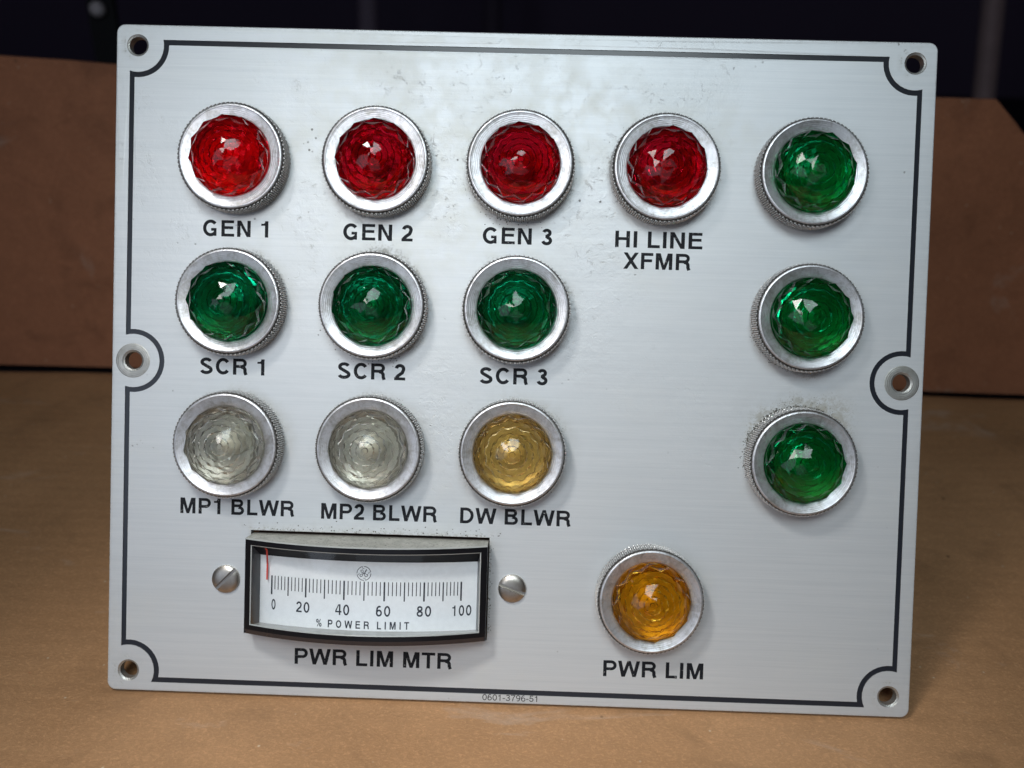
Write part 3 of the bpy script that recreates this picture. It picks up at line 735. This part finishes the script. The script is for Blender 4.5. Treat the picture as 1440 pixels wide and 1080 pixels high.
# pale strips just inside the rim, highlight lines painted as colour
for (ya, yb_) in ((yt - rw - .02, yt - rw - .28), (yb + rb + .02, yb + rb + .30)):
    strip(x0 + rw, x1 - rw, ya, lambda x: zf(x) - .12, yb_, lambda x: zf(x) - .22, 2)
m.add([(x0 + rw + .02, yb + rb, zf(x0 + rw) - .1), (x0 + rw + .3, yb + rb, zf(x0 + rw) - .2), (x0 + rw + .3, yt - rw, zf(x0 + rw) - .2), (x0 + rw + .02, yt - rw, zf(x0 + rw) - .1)], [(0, 1, 2, 3)], 2)
m.add([(x1 - rw - .02, yb + rb, zf(x0 + rw) - .1), (x1 - rw - .3, yb + rb, zf(x0 + rw) - .2), (x1 - rw - .3, yt - rw, zf(x0 + rw) - .2), (x1 - rw - .02, yt - rw, zf(x0 + rw) - .1)], [(0, 1, 2, 3)], 2)
MAT['matt'] = plain('matt_black_plastic', c(.008, .008, .010), .6, 0, .1)
new_obj('inner_bezel', m.me(), [MAT['matt'], MAT['grey'], MAT['pale_refl']], mt, smooth=30)
m = MB(); strip(DX0 - .3, DX1 + .3, DYT + .3, zd, DYB - .3, zd); new_obj('dial', m.me(), MAT['white'], mt, smooth=True)
m = MB(); strip(x0 + rw - .3, x1 - rw + .3, yt - rw + .3, lambda x: zf(x) - .35, yb + rb - .3, lambda x: zf(x) - .35); new_obj('clear_cover', m.me(), MAT['clear'], mt, smooth=True)
def on_dial(polys, lift=.03):
    m = MB()
    for k, q in enumerate(polys):
        q = [(p[0], p[1]) for p in q]
        a = sum(q[i][0] * q[(i + 1) % len(q)][1] - q[(i + 1) % len(q)][0] * q[i][1] for i in range(len(q)))
        f = tuple(range(len(q))); m.add([(p[0], p[1], zd(p[0]) + lift + .0004 * (k % 7)) for p in q], [f if a > 0 else f[::-1]])
    return m.me()
tk = []
for k in range(51):
    x = -40.15 + 26.9 * math.sin((k - 25) / 25 * .55) / math.sin(.55)
    big = k % 10 == 0; mid = k % 5 == 0
    wd = .46 if big else (.34 if mid else .25); ln_ = 5.4 if mid or big else 3.9
    tk += rect(x - wd / 2, -59.5 - ln_, x + wd / 2, -59.5)
new_obj('scale_marks', on_dial(tk), MAT['print'], mt)
for t, xc, wd in [('0', -66.4, 1.25), ('20', -57.6, 3.9), ('40', -46.2, 4.0), ('60', -34.7, 4.0), ('80', -23.4, 4.0), ('100', -12.9, 5.3)]:
    k = (t[0] == '1'); new_obj('numeral', on_dial(text_polys(t, xc - wd / 2, xc + wd / 2, -69.2, 3.0, .16, .10)), MAT['print'], mt, label='dial numeral ' + t)
pol = text_polys('%', -53.6, -52.0, -72.8, 2.1, .17) + text_polys('POWER LIMIT', -50.2, -27.4, -72.85, 2.15, .19, .42, .3)
new_obj('caption', on_dial(pol), MAT['print'], mt, label='narrow dial letters reading % POWER LIMIT')
# round monogram of two linked script letters
lx, ly, lr = -40.3, -57.2, 1.95
pg = []
for a0 in (12, 102, 192, 282): pg += stroke([(lx + p[0], ly + p[1]) for p in arcp(0, 0, lr, lr, a0, a0 + 80, 12)], .17)
for a0 in (0, 90, 180, 270):
    ca, sa = math.cos(math.radians(a0)), math.sin(math.radians(a0))
    hook = arcp(1.62, .12, .30, .30, 60, 230, 6)
    pg += stroke([(lx + p[0] * ca - p[1] * sa, ly + p[0] * sa + p[1] * ca) for p in hook], .11)
G_ = [(-.15, .75), (-.45, .95), (-.85, .75), (-.75, .35), (-.35, .25), (-.1, .55), (-.25, -.2), (-.45, -.75), (-.85, -.9), (-1.1, -.6), (-.8, -.25), (-.3, -.1), (.1, .1)]
E_ = [(.1, .1), (.45, .45), (.75, .85), (.65, 1.05), (.4, .8), (.25, .2), (.2, -.5), (.4, -.9), (.8, -.85), (1.05, -.5), (.9, -.2), (.6, -.4)]
for L in (G_, E_, [(-.1, -.05), (.55, .1)]): pg += stroke([(lx + p[0] * 1.05, ly + p[1] * 1.05) for p in L], .15)
new_obj('emblem', on_dial(pg), MAT['print'], mt, label='round monogram of linked script letters printed on the dial')
# pointer
m = MB()
px = -68.3
pts = [(px + .55, -50.6), (px + .8, -51.5), (px + .05, -56), (px + .0, -60.6)]
for q in stroke(pts, .42):
    zp = lambda y: 3.3 + max(0, y + 56) * .72
    m.add([(p[0], p[1], zp(p[1])) for p in q] + [(p[0], p[1], zp(p[1]) - .25) for p in q], [(0, 1, 2, 3), (7, 6, 5, 4), (0, 4, 5, 1), (1, 5, 6, 2), (2, 6, 7, 3), (3, 7, 4, 0)])
new_obj('pointer', m.me(), MAT['red'], mt)
# screws with a slot
def screw(x, y, ang):
    bm = bmesh.new()
    prof = [(4.0, 0), (4.0, .45), (3.85, .8), (3.4, 1.1), (2.6, 1.32), (1.4, 1.47), (0.02, 1.5)]
    mb = MB(); mb.lathe(prof, 56); mb.add([(4.0 * math.cos(2 * math.pi * k / 56), 4.0 * math.sin(2 * math.pi * k / 56), 0) for k in range(56)], [tuple(range(56))[::-1]])
    mb.add([(.02 * math.cos(2 * math.pi * k / 56), .02 * math.sin(2 * math.pi * k / 56), 1.5) for k in range(56)], [tuple(range(56))])
    me = mb.me(); bm.from_mesh(me); bmesh.ops.remove_doubles(bm, verts=bm.verts, dist=1e-7); bmesh.ops.recalc_face_normals(bm, faces=bm.faces); bm.to_mesh(me); bm.free()
    o = bpy.data.objects.new('screw', me); col.objects.link(o)
    cb = MB(); cb.box(-6, 6, -.5, .5, .35, 4); co = bpy.data.objects.new('cutter', cb.me()); col.objects.link(co)
    md = o.modifiers.new('slot', 'BOOLEAN'); md.operation = 'DIFFERENCE'; md.object = co; md.solver = 'EXACT'
    dg = bpy.context.evaluated_depsgraph_get(); me2 = bpy.data.meshes.new_from_object(o.evaluated_get(dg))
    o.modifiers.clear(); o.data = me2; bpy.data.objects.remove(co)
    me2.materials.clear(); me2.materials.append(MAT['steel'])
    for p in me2.polygons: p.use_smooth = True
    me2.set_sharp_from_angle(angle=math.radians(30))
    o.parent = panel; o.location = pl(x, y, 0); o.rotation_euler = (0, 0, math.radians(ang)); return o
s1 = screw(-81.0, -61.6, 47); s1['label'] = 'slotted dome head screw left of the meter'
s2 = screw(1.1, -61.6, -20); s2['label'] = 'slotted dome head screw right of the meter'
# dry grime caked against some of the lights
m = MB()
def chip(x, y, s):
    n_ = R.choice((5, 6, 7)); ph = R.uniform(0, 6); hh = s * R.uniform(.3, .6)
    b = [(x + s * R.uniform(.6, 1.2) * math.cos(ph + 2 * math.pi * k / n_), y + s * R.uniform(.4, 1.0) * math.sin(ph + 2 * math.pi * k / n_), 0.002) for k in range(n_)]
    m.add(b + [(x + R.uniform(-.2, .2) * s, y + R.uniform(-.2, .2) * s, hh)], [(k, (k + 1) % n_, n_) for k in range(n_)])
def crust(k, a0, a1, count, spread, s):
    lx, ly = LAMPS[k][:2]
    for _ in range(count):
        a = math.radians(R.uniform(a0, a1)); d = 14.5 + abs(R.gauss(0, spread)); chip(lx + d * math.cos(a), ly + d * math.sin(a), R.uniform(.3, 1) * s)
crust(12, 40, 165, 560, .6, .30); crust(12, 55, 110, 120, 2.0, .16); crust(12, 150, 200, 60, 1.0, .25)
crust(8, 190, 290, 130, .4, .24)
for k in (1, 2, 3, 5, 6, 7, 9, 10, 11): crust(k, 0, 360, 30, .9, .16)
for k in (2, 6): crust(k, 200, 300, 60, 1.5, .25)
for _ in range(90):
    chip(R.uniform(CUT[0] - 2, CUT[1] + 3), CUT[3] + abs(R.gauss(0, 1.2)) + .1, R.uniform(.1, .25))
for _ in range(70):
    chip(CUT[1] + abs(R.gauss(0, .5)) + .1, R.uniform(CUT[2] + 2, CUT[3] - 3), R.uniform(.08, .2))
new_obj('caked_grime', m.me(), MAT['crust'], panel, pl(), kind='stuff')
# terminal block on the back of the panel, holding it up
m = MB(); m.box(-73, -6.8, -75.5, -48.5, -50.7, -2.6); new_obj('meter_housing', m.me(), MAT['back'], mt)
sm_ = MB(); sm_.lathe([(7.5, -2.6), (7.5, -26), (5.5, -27), (5.5, -34), (.1, -34)], 24); SK = sm_.me(); SK.materials.append(MAT['back'])
for k, (x, y, cl, txt) in enumerate(LAMPS):
    link('lamp_holder', SK, [o for o in panel.children if o.name.startswith('pilot_light')][k], (0, 0, 0))
print('crease', CREASE, 'cam', CAMP)
